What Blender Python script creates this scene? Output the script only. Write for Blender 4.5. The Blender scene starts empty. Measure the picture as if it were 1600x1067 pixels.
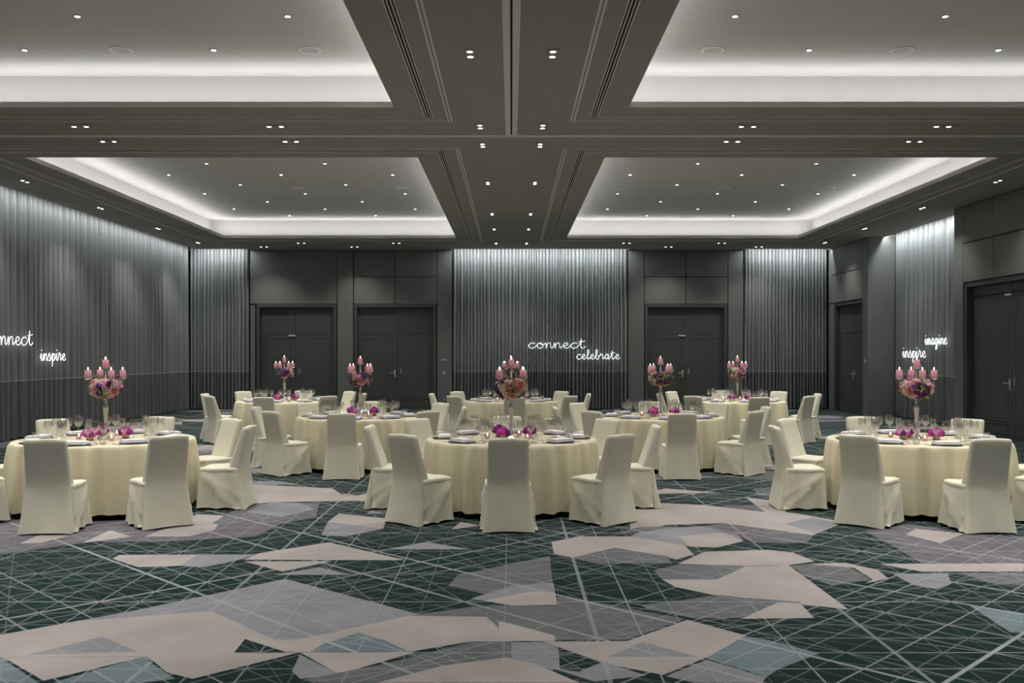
import bpy, bmesh, math, random
from math import sin, cos, pi, radians, sqrt
from mathutils import Vector, Matrix
from mathutils.geometry import delaunay_2d_cdt

S = bpy.context.scene
C = S.collection
R = random.Random(7)

# ---------------------------------------------------------------- camera, world, exposure
cam_d = bpy.data.cameras.new('camera')
cam = bpy.data.objects.new('camera', cam_d); C.objects.link(cam)
cam.location = (0, 0, 1.69); cam.rotation_euler = (pi / 2, 0, 0)
cam_d.sensor_width = 36; cam_d.lens = 33.435
cam_d.shift_x = 0.0006; cam_d.shift_y = 0.0122
cam_d.clip_start = 0.05; cam_d.clip_end = 200
S.camera = cam
W = bpy.data.worlds.new('world'); S.world = W; W.use_nodes = True
W.node_tree.nodes['Background'].inputs[0].default_value = (0.05, 0.055, 0.06, 1)
W.node_tree.nodes['Background'].inputs[1].default_value = 0.2
S.view_settings.view_transform = 'Standard'; S.view_settings.look = 'None'
S.view_settings.gamma = 1; S.view_settings.use_curve_mapping = False
S.view_settings.exposure = 0.29
S.cycles.use_denoising = True
S.cycles.max_bounces = 6; S.cycles.diffuse_bounces = 3; S.cycles.glossy_bounces = 2; S.cycles.transparent_max_bounces = 16
S.cycles.caustics_reflective = False; S.cycles.caustics_refractive = False
S.cycles.sample_clamp_indirect = 4.0

# light strengths (watts)
SPOT_COFFER = 125.0
SPOT_TWIN = 80.0
COVE_PER_M = 2.7
WASH_PER_M = 10.0
WARM = (1.0, 0.965, 0.915)
COOL = (0.98, 0.99, 1.0)

# ---------------------------------------------------------------- helpers
def lin(c):
    c /= 255.0
    return c / 12.92 if c <= 0.04045 else ((c + 0.055) / 1.055) ** 2.4
def col(r, g, b): return (lin(r), lin(g), lin(b), 1.0)

MATS = {}
def mat(name, rgb, rough=0.6, metal=0.0, spec=0.5, vary=0.06, scale=6.0, bump=0.0, bscale=60.0, sheen=0.0, stretch=(1, 1, 1)):
    m = bpy.data.materials.new(name); m.use_nodes = True; nt = m.node_tree
    b = nt.nodes['Principled BSDF']
    b.inputs['Roughness'].default_value = rough; b.inputs['Metallic'].default_value = metal
    b.inputs['Specular IOR Level'].default_value = spec
    if sheen: b.inputs['Sheen Weight'].default_value = sheen
    tc = nt.nodes.new('ShaderNodeTexCoord'); mp = nt.nodes.new('ShaderNodeMapping')
    mp.inputs['Scale'].default_value = stretch
    nt.links.new(tc.outputs['Object'], mp.inputs[0])
    n = nt.nodes.new('ShaderNodeTexNoise'); n.inputs['Scale'].default_value = scale; n.inputs['Detail'].default_value = 3
    nt.links.new(mp.outputs[0], n.inputs['Vector'])
    r = nt.nodes.new('ShaderNodeValToRGB')
    c = col(*rgb)
    r.color_ramp.elements[0].position = 0.3; r.color_ramp.elements[1].position = 0.7
    r.color_ramp.elements[0].color = tuple(max(0, x * (1 - vary)) for x in c[:3]) + (1,)
    r.color_ramp.elements[1].color = tuple(min(1, x * (1 + vary)) for x in c[:3]) + (1,)
    nt.links.new(n.outputs[0], r.inputs[0]); nt.links.new(r.outputs[0], b.inputs['Base Color'])
    if bump:
        n2 = nt.nodes.new('ShaderNodeTexNoise'); n2.inputs['Scale'].default_value = bscale; n2.inputs['Detail'].default_value = 4
        nt.links.new(mp.outputs[0], n2.inputs['Vector'])
        bp = nt.nodes.new('ShaderNodeBump'); bp.inputs['Strength'].default_value = bump; bp.inputs['Distance'].default_value = 0.01
        nt.links.new(n2.outputs[0], bp.inputs['Height']); nt.links.new(bp.outputs[0], b.inputs['Normal'])
    MATS[name] = m; return m
def emit(name, rgb, strength):
    m = bpy.data.materials.new(name); m.use_nodes = True; nt = m.node_tree
    for n in list(nt.nodes): nt.nodes.remove(n)
    e = nt.nodes.new('ShaderNodeEmission'); o = nt.nodes.new('ShaderNodeOutputMaterial')
    e.inputs[0].default_value = (rgb[0], rgb[1], rgb[2], 1); e.inputs[1].default_value = strength
    nt.links.new(e.outputs[0], o.inputs[0]); MATS[name] = m; return m
def glass(name, rgb=(1, 1, 1), tint=0.92, refl=0.12):
    m = bpy.data.materials.new(name); m.use_nodes = True; nt = m.node_tree
    for n in list(nt.nodes): nt.nodes.remove(n)
    o = nt.nodes.new('ShaderNodeOutputMaterial'); mx = nt.nodes.new('ShaderNodeMixShader')
    t = nt.nodes.new('ShaderNodeBsdfTransparent'); g = nt.nodes.new('ShaderNodeBsdfGlossy')
    fc = nt.nodes.new('ShaderNodeLayerWeight'); fc.inputs[0].default_value = 0.5
    pw = nt.nodes.new('ShaderNodeMath'); pw.operation = 'POWER'; nt.links.new(fc.outputs['Facing'], pw.inputs[0]); pw.inputs[1].default_value = 2.2
    lw = nt.nodes.new('ShaderNodeMath'); lw.operation = 'MULTIPLY_ADD'; nt.links.new(pw.outputs[0], lw.inputs[0]); lw.inputs[1].default_value = 0.8; lw.inputs[2].default_value = 0.13
    t.inputs[0].default_value = (rgb[0] * tint, rgb[1] * tint, rgb[2] * tint, 1)
    g.inputs[0].default_value = (1, 1, 1, 1); g.inputs[1].default_value = 0.04
    nt.links.new(lw.outputs[0], mx.inputs[0]); nt.links.new(t.outputs[0], mx.inputs[1]); nt.links.new(g.outputs[0], mx.inputs[2])
    nt.links.new(mx.outputs[0], o.inputs[0]); MATS[name] = m; return m

class MB:
    """collects faces; build() links them as ONE mesh object"""
    def __init__(s): s.v = []; s.f = []; s.m = []; s.mi = 0
    def add(s, vs, fs):
        o = len(s.v); s.v += [tuple(v) for v in vs]
        for f in fs: s.f.append(tuple(i + o for i in f)); s.m.append(s.mi)
        return s
    def box(s, x0, x1, y0, y1, z0, z1):
        vs = [(x0, y0, z0), (x1, y0, z0), (x1, y1, z0), (x0, y1, z0), (x0, y0, z1), (x1, y0, z1), (x1, y1, z1), (x0, y1, z1)]
        return s.add(vs, [(3, 2, 1, 0), (4, 5, 6, 7), (0, 1, 5, 4), (1, 2, 6, 5), (2, 3, 7, 6), (3, 0, 4, 7)])
    def bbox(s, x0, x1, y0, y1, z0, z1, b):
        """box with bevelled edges (loft of inset rings)"""
        bm = bmesh.new(); bmesh.ops.create_cube(bm, size=1)
        for v in bm.verts:
            v.co = Vector(((x0 + x1) / 2 + v.co.x * (x1 - x0), (y0 + y1) / 2 + v.co.y * (y1 - y0), (z0 + z1) / 2 + v.co.z * (z1 - z0)))
        bmesh.ops.bevel(bm, geom=bm.edges[:], offset=b, segments=2, profile=0.5, affect='EDGES')
        bm.verts.index_update()
        s.add([v.co for v in bm.verts], [[v.index for v in f.verts] for f in bm.faces]); bm.free(); return s
    def lathe(s, prof, n=16, c=(0, 0, 0), closed=False):
        vs = []; fs = []
        for (r, z) in prof:
            for i in range(n):
                a = 2 * pi * i / n; vs.append((c[0] + r * cos(a), c[1] + r * sin(a), c[2] + z))
        k = len(prof)
        for j in range(k - 1):
            for i in range(n):
                i2 = (i + 1) % n
                fs.append((j * n + i, j * n + i2, (j + 1) * n + i2, (j + 1) * n + i))
        if prof[0][0] > 1e-5 and not closed: fs.append(tuple(range(n - 1, -1, -1)))
        if prof[-1][0] > 1e-5 and not closed: fs.append(tuple((k - 1) * n + i for i in range(n)))
        return s.add(vs, fs)
    def tube(s, pts, r, n=6):
        pts = [Vector(p) for p in pts]; vs = []; fs = []
        up = Vector((0, 0, 1))
        for i, p in enumerate(pts):
            d = (pts[min(i + 1, len(pts) - 1)] - pts[max(i - 1, 0)]).normalized()
            a = d.cross(up)
            if a.length < 1e-3: a = d.cross(Vector((0, 1, 0)))
            a.normalize(); b = d.cross(a).normalized()
            rr = r[i] if isinstance(r, (list, tuple)) else r
            for k in range(n):
                t = 2 * pi * k / n; vs.append(p + a * (rr * cos(t)) + b * (rr * sin(t)))
        for i in range(len(pts) - 1):
            for k in range(n):
                k2 = (k + 1) % n; fs.append((i * n + k, i * n + k2, (i + 1) * n + k2, (i + 1) * n + k))
        fs.append(tuple(range(n - 1, -1, -1))); fs.append(tuple((len(pts) - 1) * n + k for k in range(n)))
        return s.add(vs, fs)
    def loft(s, rings, cap0=True, cap1=True):
        n = len(rings[0]); vs = [p for r in rings for p in r]; fs = []
        for j in range(len(rings) - 1):
            for i in range(n):
                i2 = (i + 1) % n; fs.append((j * n + i, j * n + i2, (j + 1) * n + i2, (j + 1) * n + i))
        if cap0: fs.append(tuple(range(n - 1, -1, -1)))
        if cap1: fs.append(tuple((len(rings) - 1) * n + i for i in range(n)))
        return s.add(vs, fs)
    def mesh(s, name, mats, smooth=False):
        me = bpy.data.meshes.new(name); me.from_pydata(s.v, [], s.f)
        for m in (mats if isinstance(mats, (list, tuple)) else [mats]): me.materials.append(MATS[m] if isinstance(m, str) else m)
        if any(s.m): me.polygons.foreach_set('material_index', s.m)
        if smooth:
            me.polygons.foreach_set('use_smooth', [True] * len(me.polygons))
            try: me.set_sharp_from_angle(angle=radians(smooth if smooth is not True else 50))
            except Exception: pass
        me.update(); return me
    def build(s, name, mats, parent=None, smooth=False, loc=None):
        return obj(name, s.mesh(name, mats, smooth), parent, loc)

def obj(name, me, parent=None, loc=None, rot=None, scale=None):
    o = bpy.data.objects.new(name, me); C.objects.link(o)
    if parent: o.parent = parent
    if loc is not None: o.location = loc
    if rot is not None: o.rotation_euler = rot
    if scale is not None: o.scale = scale
    return o
def tag(o, label, cat, group=None):
    o['label'] = label; o['category'] = cat
    if group: o['group'] = group
    return o
def thing(name, label, cat, loc=(0, 0, 0), rotz=0.0, group=None):
    o = bpy.data.objects.new(name, None); C.objects.link(o); o.empty_display_size = 0.1
    o.location = loc; o.rotation_euler = (0, 0, rotz)
    return tag(o, label, cat, group)
def struct(o): o['kind'] = 'structure'; return o
def dup(root, loc, rotz=0.0, label=None, group=None, rot=None):
    r = root.copy(); C.objects.link(r); r.location = loc; r.rotation_euler = rot if rot else (0, 0, rotz)
    if label: r['label'] = label
    if group: r['group'] = group
    for ch in list(root.children):
        c = ch.copy(); C.objects.link(c); c.parent = r
        for g in list(ch.children):
            d = g.copy(); C.objects.link(d); d.parent = c
    return r
def area(name, loc, sx, sy, watts, direction, colr, parent=None):
    L = bpy.data.lights.new(name, 'AREA'); L.shape = 'RECTANGLE'; L.size = sx; L.size_y = sy; L.energy = watts; L.color = colr
    o = bpy.data.objects.new(name, L); C.objects.link(o); o.location = loc
    return o

# ---------------------------------------------------------------- materials
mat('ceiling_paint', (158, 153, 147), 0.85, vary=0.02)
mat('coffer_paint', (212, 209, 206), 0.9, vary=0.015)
mat('track_metal', (232, 226, 216), 0.5, 0.0, vary=0.03)
mat('slot_dark', (10, 10, 10), 0.8, vary=0.1)
mat('panel', (114, 117, 114), 0.5, vary=0.05, scale=2.0, bump=0.03, bscale=90)
mat('panel_trim', (76, 80, 80), 0.45, vary=0.05)
mat('door_paint', (78, 82, 81), 0.45, vary=0.05, scale=2.0)
mat('wall_dark', (48, 50, 50), 0.8, vary=0.06)
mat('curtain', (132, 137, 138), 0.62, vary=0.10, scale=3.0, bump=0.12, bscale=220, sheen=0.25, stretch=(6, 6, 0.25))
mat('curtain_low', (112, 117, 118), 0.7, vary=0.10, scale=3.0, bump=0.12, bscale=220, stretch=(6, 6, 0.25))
mat('seam', (190, 194, 195), 0.5, vary=0.08)
mat('chrome', (225, 225, 225), 0.4, 0.35, vary=0.03)
mat('silver', (212, 208, 200), 0.28, 1.0, vary=0.06, scale=30)
mat('white_plastic', (205, 205, 200), 0.5, vary=0.02)
mat('rim_white', (250, 250, 247), 0.5, vary=0.01)
mat('grey_plastic', (168, 170, 170), 0.5, vary=0.02)
mat('chair_cloth', (222, 219, 198), 0.85, vary=0.025, scale=5, bump=0.12, bscale=45, sheen=0.2)
mat('table_cloth', (222, 214, 184), 0.85, vary=0.03, scale=4, bump=0.05, bscale=60, sheen=0.2)
mat('table_wood', (78, 56, 38), 0.6, vary=0.15, scale=8)
mat('napkin', (236, 233, 238), 0.85, vary=0.02, bump=0.1, bscale=50)
mat('plate', (92, 90, 84), 0.3, 0.5, vary=0.08)
mat('candle_wax', (252, 176, 196), 0.55, vary=0.04)
mat('wick', (40, 34, 30), 0.9)
mat('rose_pink', (244, 190, 208), 0.7, vary=0.10, scale=40)
mat('rose_cream', (246, 226, 210), 0.7, vary=0.10, scale=40)
mat('rose_coral', (226, 138, 132), 0.7, vary=0.10, scale=40)
mat('plum', (96, 26, 82), 0.75, vary=0.2, scale=60)
mat('violet', (92, 48, 118), 0.75, vary=0.2, scale=60)
mat('magenta', (206, 58, 168), 0.75, vary=0.2, scale=60)
mat('purple', (150, 52, 142), 0.75, vary=0.2, scale=60)
mat('leaf', (128, 146, 92), 0.6, vary=0.2, scale=30)
mat('foam', (60, 72, 44), 0.9, vary=0.2)
mat('vase_gold', (176, 166, 122), 0.3, 0.4, vary=0.15, scale=30)
glass('clear_glass', (1, 1, 1), 0.985)
glass('pink_glass', (1.0, 0.9, 0.88), 0.98)
emit('lamp_lens', (1.0, 0.96, 0.9), 14.0)
emit('led', (1.0, 1.0, 1.0), 4.0)
emit('flame', (1.0, 0.80, 0.50), 9.0)
emit('neon', (0.95, 0.97, 1.0), 1.5)

# ---------------------------------------------------------------- floor: printed carpet
CARPET = [
 ('P', [(-5.21,9.69),(-4.17,9.69),(-3.06,9.69),(-2.75,10.25),(-2.2,10.25),(-2.37,8.81),(-3.11,8.57),(-3.8,8.57),(-4.33,8.05)]),
 ('B', [(-3.84,8.51),(-3.85,9.13),(-3.52,8.81)]),
 ('B', [(-3.4,8.81),(-3.34,9.23),(-3.32,10.04),(-3.01,9.96),(-2.85,9.13),(-2.99,8.81)]),
 ('B', [(-4.39,8.48),(-4.41,8.87),(-4.11,8.84),(-4.22,8.51)]),
 ('B', [(-3.29,7.85),(-3.3,8.0),(-2.64,8.02),(-2.65,7.59),(-2.96,7.54)]),
 ('L', [(-2.65,7.59),(-2.64,8.02),(-2.15,8.02),(-2.28,7.73),(-2.44,7.54)]),
 ('B', [(-2.2,7.82),(-2.14,8.07),(-1.64,8.54),(-0.87,7.8),(-1.46,7.8)]),
 ('B', [(-2.18,7.75),(-1.46,7.76),(-1.78,7.39)]),
 ('L', [(-1.82,7.28),(-1.52,7.54),(-1.23,7.28)]),
 ('L', [(-3.08,5.72),(-2.47,6.28),(-1.7,7.15),(-0.49,6.08),(-0.79,5.59),(-1.77,5.26),(-2.82,5.24)]),
 ('B', [(-3.08,5.72),(-2.75,6.02),(-1.97,6.25),(-1.57,5.81),(-1.2,5.4),(-1.44,5.38),(-2.07,5.32),(-2.85,5.3)]),
 ('L', [(-2.6,5.49),(-2.45,5.69),(-2.12,5.4),(-2.73,5.34)]),
 ('T', [(-2.85,5.3),(-2.43,4.89),(-2.63,4.89)]),
 ('B', [(-2.82,5.29),(-2.05,5.31),(-2.42,4.92)]),
 ('T', [(-2.36,4.89),(-2.06,5.31),(-1.75,4.95),(-1.9,4.89)]),
 ('D', [(-1.57,5.38),(-1.58,5.64),(-1.26,5.38)]),
 ('B', [(-2.05,5.34),(-1.21,5.38),(-1.66,4.95),(-1.83,5.05)]),
 ('B', [(-1.51,5.62),(-1.25,5.64),(-0.66,6.14),(-0.16,6.12),(0.0,5.95),(0.0,5.59),(-0.24,5.59),(-0.56,5.41),(-1.23,5.39)]),
 ('T', [(-1.14,5.4),(-1.1,5.54),(-0.93,5.77),(-0.75,5.62),(-0.58,5.4)]),
 ('B', [(-1.19,5.38),(-0.54,5.4),(-0.91,5.02)]),
 ('L', [(-1.17,5.07),(-1.19,5.35),(-0.9,5.01),(-1.1,4.95)]),
 ('G', [(-1.09,4.93),(-0.69,5.19),(-0.24,5.58),(0.0,5.58),(0.0,5.29),(-0.37,5.1),(-0.69,4.89),(-0.98,4.89)]),
 ('L', [(-1.06,8.23),(-0.75,8.54),(-0.35,8.23)]),
 ('L', [(-1.77,8.87),(-1.85,9.58),(-1.83,10.08),(-1.28,9.77),(-1.24,9.2),(-1.54,8.81)]),
 ('B', [(-1.85,9.58),(-1.83,10.08),(-1.28,9.77),(-1.24,9.2)]),
 ('B', [(-0.58,9.16),(-0.51,9.58),(-0.3,9.37)]),
 ('G', [(-0.46,6.94),(-0.41,7.28),(0.01,7.68),(0.32,7.95),(0.3,6.75),(0.0,6.49),(-0.15,6.66)]),
 ('L', [(-0.28,6.57),(0.0,6.94),(0.31,7.03),(0.31,6.7),(0.0,6.41)]),
 ('B', [(-0.19,6.52),(0.14,6.77),(0.31,6.73),(0.31,6.41),(0.0,6.39)]),
 ('G', [(-0.66,6.14),(-0.25,6.37),(0.0,6.39),(0.31,6.39),(0.32,6.64),(1.11,6.07),(0.68,5.62),(0.0,5.62),(-0.16,6.12)]),
 ('B', [(0.36,8.54),(0.63,8.81),(1.13,8.81),(1.53,8.4),(1.54,8.02),(1.35,7.82),(1.29,7.97),(0.9,8.29),(0.51,7.9),(0.36,8.05)]),
 ('L', [(1.11,8.84),(1.31,9.2),(1.89,9.33),(2.12,8.97),(2.1,8.6),(1.8,8.31),(1.57,8.34)]),
 ('B', [(1.55,8.81),(2.0,9.0),(2.1,8.6),(1.8,8.31),(1.57,8.34)]),
 ('G', [(0.51,7.9),(0.9,8.26),(1.29,7.97),(1.3,7.68),(1.04,7.68),(0.68,7.68)]),
 ('B', [(1.34,7.66),(1.65,8.13),(2.21,8.21),(2.4,8.1),(2.47,7.75),(2.21,7.61),(1.89,7.59)]),
 ('G', [(1.11,7.43),(1.34,7.63),(2.05,7.59),(1.83,7.13),(1.13,7.13)]),
 ('B', [(1.13,7.13),(1.54,7.13),(1.86,7.56),(2.22,7.61),(2.23,6.52),(2.23,6.29),(1.76,6.52),(1.48,6.66),(1.41,6.68),(1.19,6.9)]),
 ('G', [(0.87,6.41),(1.15,6.52),(1.42,6.66),(1.97,6.49),(1.9,6.09),(1.15,6.09),(0.9,6.31)]),
 ('B', [(1.81,6.47),(1.96,6.46),(1.94,6.09),(1.47,6.07)]),
 ('B', [(0.18,5.59),(0.68,5.6),(1.12,6.05),(1.41,5.71),(1.11,5.32),(0.8,5.01),(0.56,5.16)]),
 ('L', [(0.54,5.31),(0.77,5.58),(1.04,5.31)]),
 ('T', [(1.08,5.28),(1.4,5.69),(1.52,5.62),(1.74,5.37),(1.43,5.1),(1.33,4.97),(1.28,5.05)]),
 ('L', [(0.81,4.99),(1.08,5.26),(1.33,4.97),(1.29,4.89),(0.94,4.89)]),
 ('L', [(0.0,5.58),(0.18,5.58),(0.71,5.0),(0.43,4.91),(0.25,5.09),(0.0,5.21)]),
 ('D', [(0.27,5.48),(0.49,5.21),(0.36,5.06),(0.26,5.1)]),
 ('B', [(-0.69,4.89),(-0.37,5.16),(-0.03,5.3),(0.14,5.18),(0.35,4.89)]),
 ('B', [(-0.08,6.02),(0.0,5.96),(0.26,5.71),(0.26,5.6),(-0.07,5.6)]),
 ('G', [(2.23,7.61),(2.68,7.66),(2.7,7.13),(2.34,6.94),(2.24,7.24)]),
 ('B', [(2.39,7.66),(2.7,7.7),(2.87,7.45),(2.84,7.17),(2.61,7.01),(2.71,7.13),(2.71,7.52)]),
 ('P', [(3.37,9.06),(3.96,9.48),(4.28,8.94),(4.75,8.81),(4.11,7.63),(3.31,7.68),(3.36,8.31)]),
 ('B', [(3.69,8.9),(3.91,9.2),(4.25,8.94),(3.84,8.51)]),
 ('B', [(2.97,7.66),(4.14,7.68),(3.98,7.39),(3.34,7.39),(3.19,7.39)]),
 ('L', [(2.93,7.3),(3.37,7.34),(3.23,6.99),(3.05,6.84),(2.94,6.97)]),
 ('G', [(3.46,7.34),(3.97,7.36),(3.74,6.94),(3.53,7.07)]),
 ('T', [(3.08,6.42),(3.34,6.2),(3.11,5.77),(3.03,5.77)]),
 ('B', [(1.27,10.17),(1.61,10.82),(2.16,10.64),(2.71,10.17),(2.76,11.21),(3.06,10.92),(2.94,10.17),(3.36,9.58),(2.81,8.87),(2.4,9.13),(2.12,9.51),(1.53,9.4),(1.23,9.06),(1.15,9.2)]),
 ('L', [(2.72,9.48),(3.12,9.85),(3.27,9.51),(2.86,8.94)]),
 ('P', [(1.86,9.33),(2.12,9.51),(2.82,8.87),(2.64,8.51),(2.18,8.51),(2.1,8.9)]),
 ('P', [(0.97,8.97),(1.26,9.3),(1.64,9.33),(1.29,9.06)]),
 ('B', [(-3.02,10.51),(-3.42,12.01),(-3.45,12.37),(-2.25,11.96),(-2.03,11.41),(-2.42,11.26)]),
 ('P', [(-2.99,9.48),(-3.01,10.69),(-2.18,10.82),(-2.03,9.85),(-2.34,9.4)]),
 ('L', [(-2.83,10.17),(-2.77,10.87),(-2.39,10.78),(-2.14,10.38),(-2.38,9.85)]),
 ('B', [(-1.86,11.31),(-1.66,11.79),(-1.42,10.59)]),
 ('B', [(1.58,11.52),(1.94,11.96),(2.55,11.57)]),
 ('P', [(-1.69,10.51),(-1.41,11.06),(-1.13,10.59),(-1.35,10.08)]),
]

INK = {'D': (26, 46, 44, 1.0), 'G': (98, 102, 104, 0.75), 'L': (130, 131, 136, 0.55), 'B': (160, 153, 150, 0.18), 'T': (106, 120, 126, 0.85), 'P': (96, 94, 101, 0.85)}
XA, XB, YA, YB = -11.2, 11.2, -3.2, 29.6
def shard(cx, cy, rx, ry, n):
    a0 = R.uniform(0, 6.28); out = []
    for i in range(n):
        a = a0 + 2 * pi * (i + R.uniform(-0.3, 0.3)) / n
        k = R.uniform(0.6, 1.1); out.append((cx + rx * k * cos(a), cy + ry * k * sin(a)))
    return out
polys = [('D', [(XA, YA), (XB, YA), (XB, YB), (XA, YB)])]
for i in range(150):                                   # hall beyond the front tables, where the print reads as shards
    cx, cy = R.uniform(-10, 10), R.uniform(11.2, 29)
    if abs(cx) < 6.5 and cy < 11.6: continue
    polys.append((R.choice('PPGLLBBBGD'), shard(cx, cy, R.uniform(0.5, 1.5), R.uniform(0.35, 1.0), R.choice([4, 5, 6]))))
for i in range(40):
    polys.append((R.choice('GLBBTD'), shard(R.uniform(-10, 10), R.uniform(-3, 3.9), R.uniform(0.5, 1.2), R.uniform(0.3, 0.7), R.choice([4, 5]))))
for i in range(26):
    sx = R.choice([-1, 1]); cy = R.uniform(5, 11)
    polys.append((R.choice('PGLBBD'), shard(sx * (cy * 0.54 + 0.9 + R.uniform(0, 3)), cy, R.uniform(0.5, 1.0), R.uniform(0.3, 0.7), R.choice([4, 5]))))
for i in range(26):
    polys.append((R.choice('PGLBD'), shard(R.uniform(-6, 6), R.uniform(10.2, 13.2), R.uniform(0.4, 1.0), R.uniform(0.25, 0.6), R.choice([4, 5]))))
polys += CARPET
def clampp(p): return (min(max(p[0], XA), XB), min(max(p[1], YA), YB))
vs, fs = [], []
for _, pg in polys:
    pg = [clampp(p) for p in pg]
    if sum(pg[i][0] * pg[(i + 1) % len(pg)][1] - pg[(i + 1) % len(pg)][0] * pg[i][1] for i in range(len(pg))) < 0: pg = pg[::-1]
    fs.append(list(range(len(vs), len(vs) + len(pg)))); vs += [Vector(p) for p in pg]
ov, oe, of, _, _, orig = delaunay_2d_cdt(vs, [], fs, 1, 1e-4)
me = bpy.data.meshes.new('floor')
me.from_pydata([(v[0], v[1], 0) for v in ov], [], of)
ca = me.color_attributes.new('Col', 'FLOAT_COLOR', 'CORNER')
cols = []
for f, og in zip(of, orig):
    c = INK[polys[max(og)][0]] if og else INK['D']
    k = (lin(c[0]), lin(c[1]), lin(c[2]), c[3])
    for _ in f: cols += k
ca.data.foreach_set('color', cols)
m = bpy.data.materials.new('carpet'); m.use_nodes = True; nt = m.node_tree; MATS['carpet'] = m
N = nt.nodes.new; LK = nt.links.new
bs = nt.nodes['Principled BSDF']; bs.inputs['Roughness'].default_value = 0.95; bs.inputs['Specular IOR Level'].default_value = 0.1
at = N('ShaderNodeAttribute'); at.attribute_name = 'Col'
tc = N('ShaderNodeTexCoord'); sx = N('ShaderNodeSeparateXYZ'); LK(tc.outputs['Object'], sx.inputs[0])
def math_(op, a, b=None, c=None):
    n = N('ShaderNodeMath'); n.operation = op
    for i, x in enumerate((a, b, c)):
        if x is None: continue
        if isinstance(x, (int, float)): n.inputs[i].default_value = x
        else: LK(x, n.inputs[i])
    return n.outputs[0]
G_ = 0.83
U = math_('DIVIDE', math_('ADD', sx.outputs[0], 0.32), G_); V = math_('DIVIDE', math_('SUBTRACT', sx.outputs[1], 7.32), G_)
def net(a, b, k, width, seed, lo, hi, amp):
    t = math_('MULTIPLY', math_('ADD', math_('MULTIPLY', U, a), math_('MULTIPLY', V, b)), k)
    r = math_('ROUND', t)
    d = math_('MULTIPLY', math_('ABSOLUTE', math_('SUBTRACT', t, r)), G_ / (k * sqrt(a * a + b * b)))
    mr = N('ShaderNodeMapRange'); LK(d, mr.inputs[0])
    mr.inputs[1].default_value = width * 0.5; mr.inputs[2].default_value = width * 0.5 + 0.005; mr.inputs[3].default_value = 1; mr.inputs[4].default_value = 0
    wn = N('ShaderNodeTexWhiteNoise'); wn.noise_dimensions = '1D'; LK(math_('ADD', r, seed), wn.inputs['W'])
    st = N('ShaderNodeMapRange'); LK(wn.outputs[0], st.inputs[0]); st.inputs[1].default_value = lo; st.inputs[2].default_value = hi; st.inputs[4].default_value = amp
    return math_('MULTIPLY', mr.outputs[0], st.outputs[0])
acc = None
for args in [(1, 0, 3, .006, 11.3, 0.1, 0.8, .55), (0, 1, 3, .008, 23.1, 0.1, 0.8, .5), (1, 1, 3, .006, 5.7, 0.1, 0.8, .6), (1, -1, 3, .006, 41.9, 0.1, 0.8, .6),
             (1, 2, 2, .005, 61.2, 0.2, 0.9, .5), (1, -2, 2, .005, 77.7, 0.2, 0.9, .5), (2, 1, 2, .005, 15.2, 0.5, 1.0, .4),
             (1, 1, 1, .022, 91.4, 0.35, 0.75, .68), (1, -1, 1, .022, 33.6, 0.35, 0.75, .68), (1, 0, 1, .022, 52.8, 0.5, 0.95, .62), (0, 1, 1, .010, 71.5, 0.3, 0.8, .7)]:
    v = net(*args); acc = v if acc is None else math_('MAXIMUM', acc, v)
nz = N('ShaderNodeTexNoise'); nz.inputs['Scale'].default_value = 0.9; LK(tc.outputs['Object'], nz.inputs['Vector'])
fade = N('ShaderNodeMapRange'); LK(nz.outputs[0], fade.inputs[0]); fade.inputs[1].default_value = 0.3; fade.inputs[2].default_value = 0.65; fade.inputs[3].default_value = 0.6; fade.inputs[4].default_value = 1.0
amt = math_('MULTIPLY', math_('MULTIPLY', acc, fade.outputs[0]), at.outputs['Alpha'])
n2 = N('ShaderNodeTexNoise'); n2.inputs['Scale'].default_value = 1.6; n2.inputs['Detail'].default_value = 4; LK(tc.outputs['Object'], n2.inputs['Vector'])
n3 = N('ShaderNodeTexNoise'); n3.inputs['Scale'].default_value = 160; n3.inputs['Detail'].default_value = 2; LK(tc.outputs['Object'], n3.inputs['Vector'])
v1 = N('ShaderNodeMapRange'); LK(n2.outputs[0], v1.inputs[0]); v1.inputs[1].default_value = 0.3; v1.inputs[2].default_value = 0.7; v1.inputs[3].default_value = 0.86; v1.inputs[4].default_value = 1.1
v2 = N('ShaderNodeMapRange'); LK(n3.outputs[0], v2.inputs[0]); v2.inputs[1].default_value = 0.3; v2.inputs[2].default_value = 0.7; v2.inputs[3].default_value = 0.9; v2.inputs[4].default_value = 1.08
mul = N('ShaderNodeVectorMath'); mul.operation = 'SCALE'; LK(at.outputs['Color'], mul.inputs[0]); LK(math_('MULTIPLY', v1.outputs[0], v2.outputs[0]), mul.inputs['Scale'])
mx = N('ShaderNodeMix'); mx.data_type = 'RGBA'; LK(amt, mx.inputs[0]); LK(mul.outputs[0], mx.inputs[6]); mx.inputs[7].default_value = col(176, 178, 178)
LK(mx.outputs[2], bs.inputs['Base Color'])
bp = N('ShaderNodeBump'); bp.inputs['Strength'].default_value = 0.25; bp.inputs['Distance'].default_value = 0.004; LK(n3.outputs[0], bp.inputs['Height']); LK(bp.outputs[0], bs.inputs['Normal'])
me.materials.append(m)
floor = struct(obj('floor', me))

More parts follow.
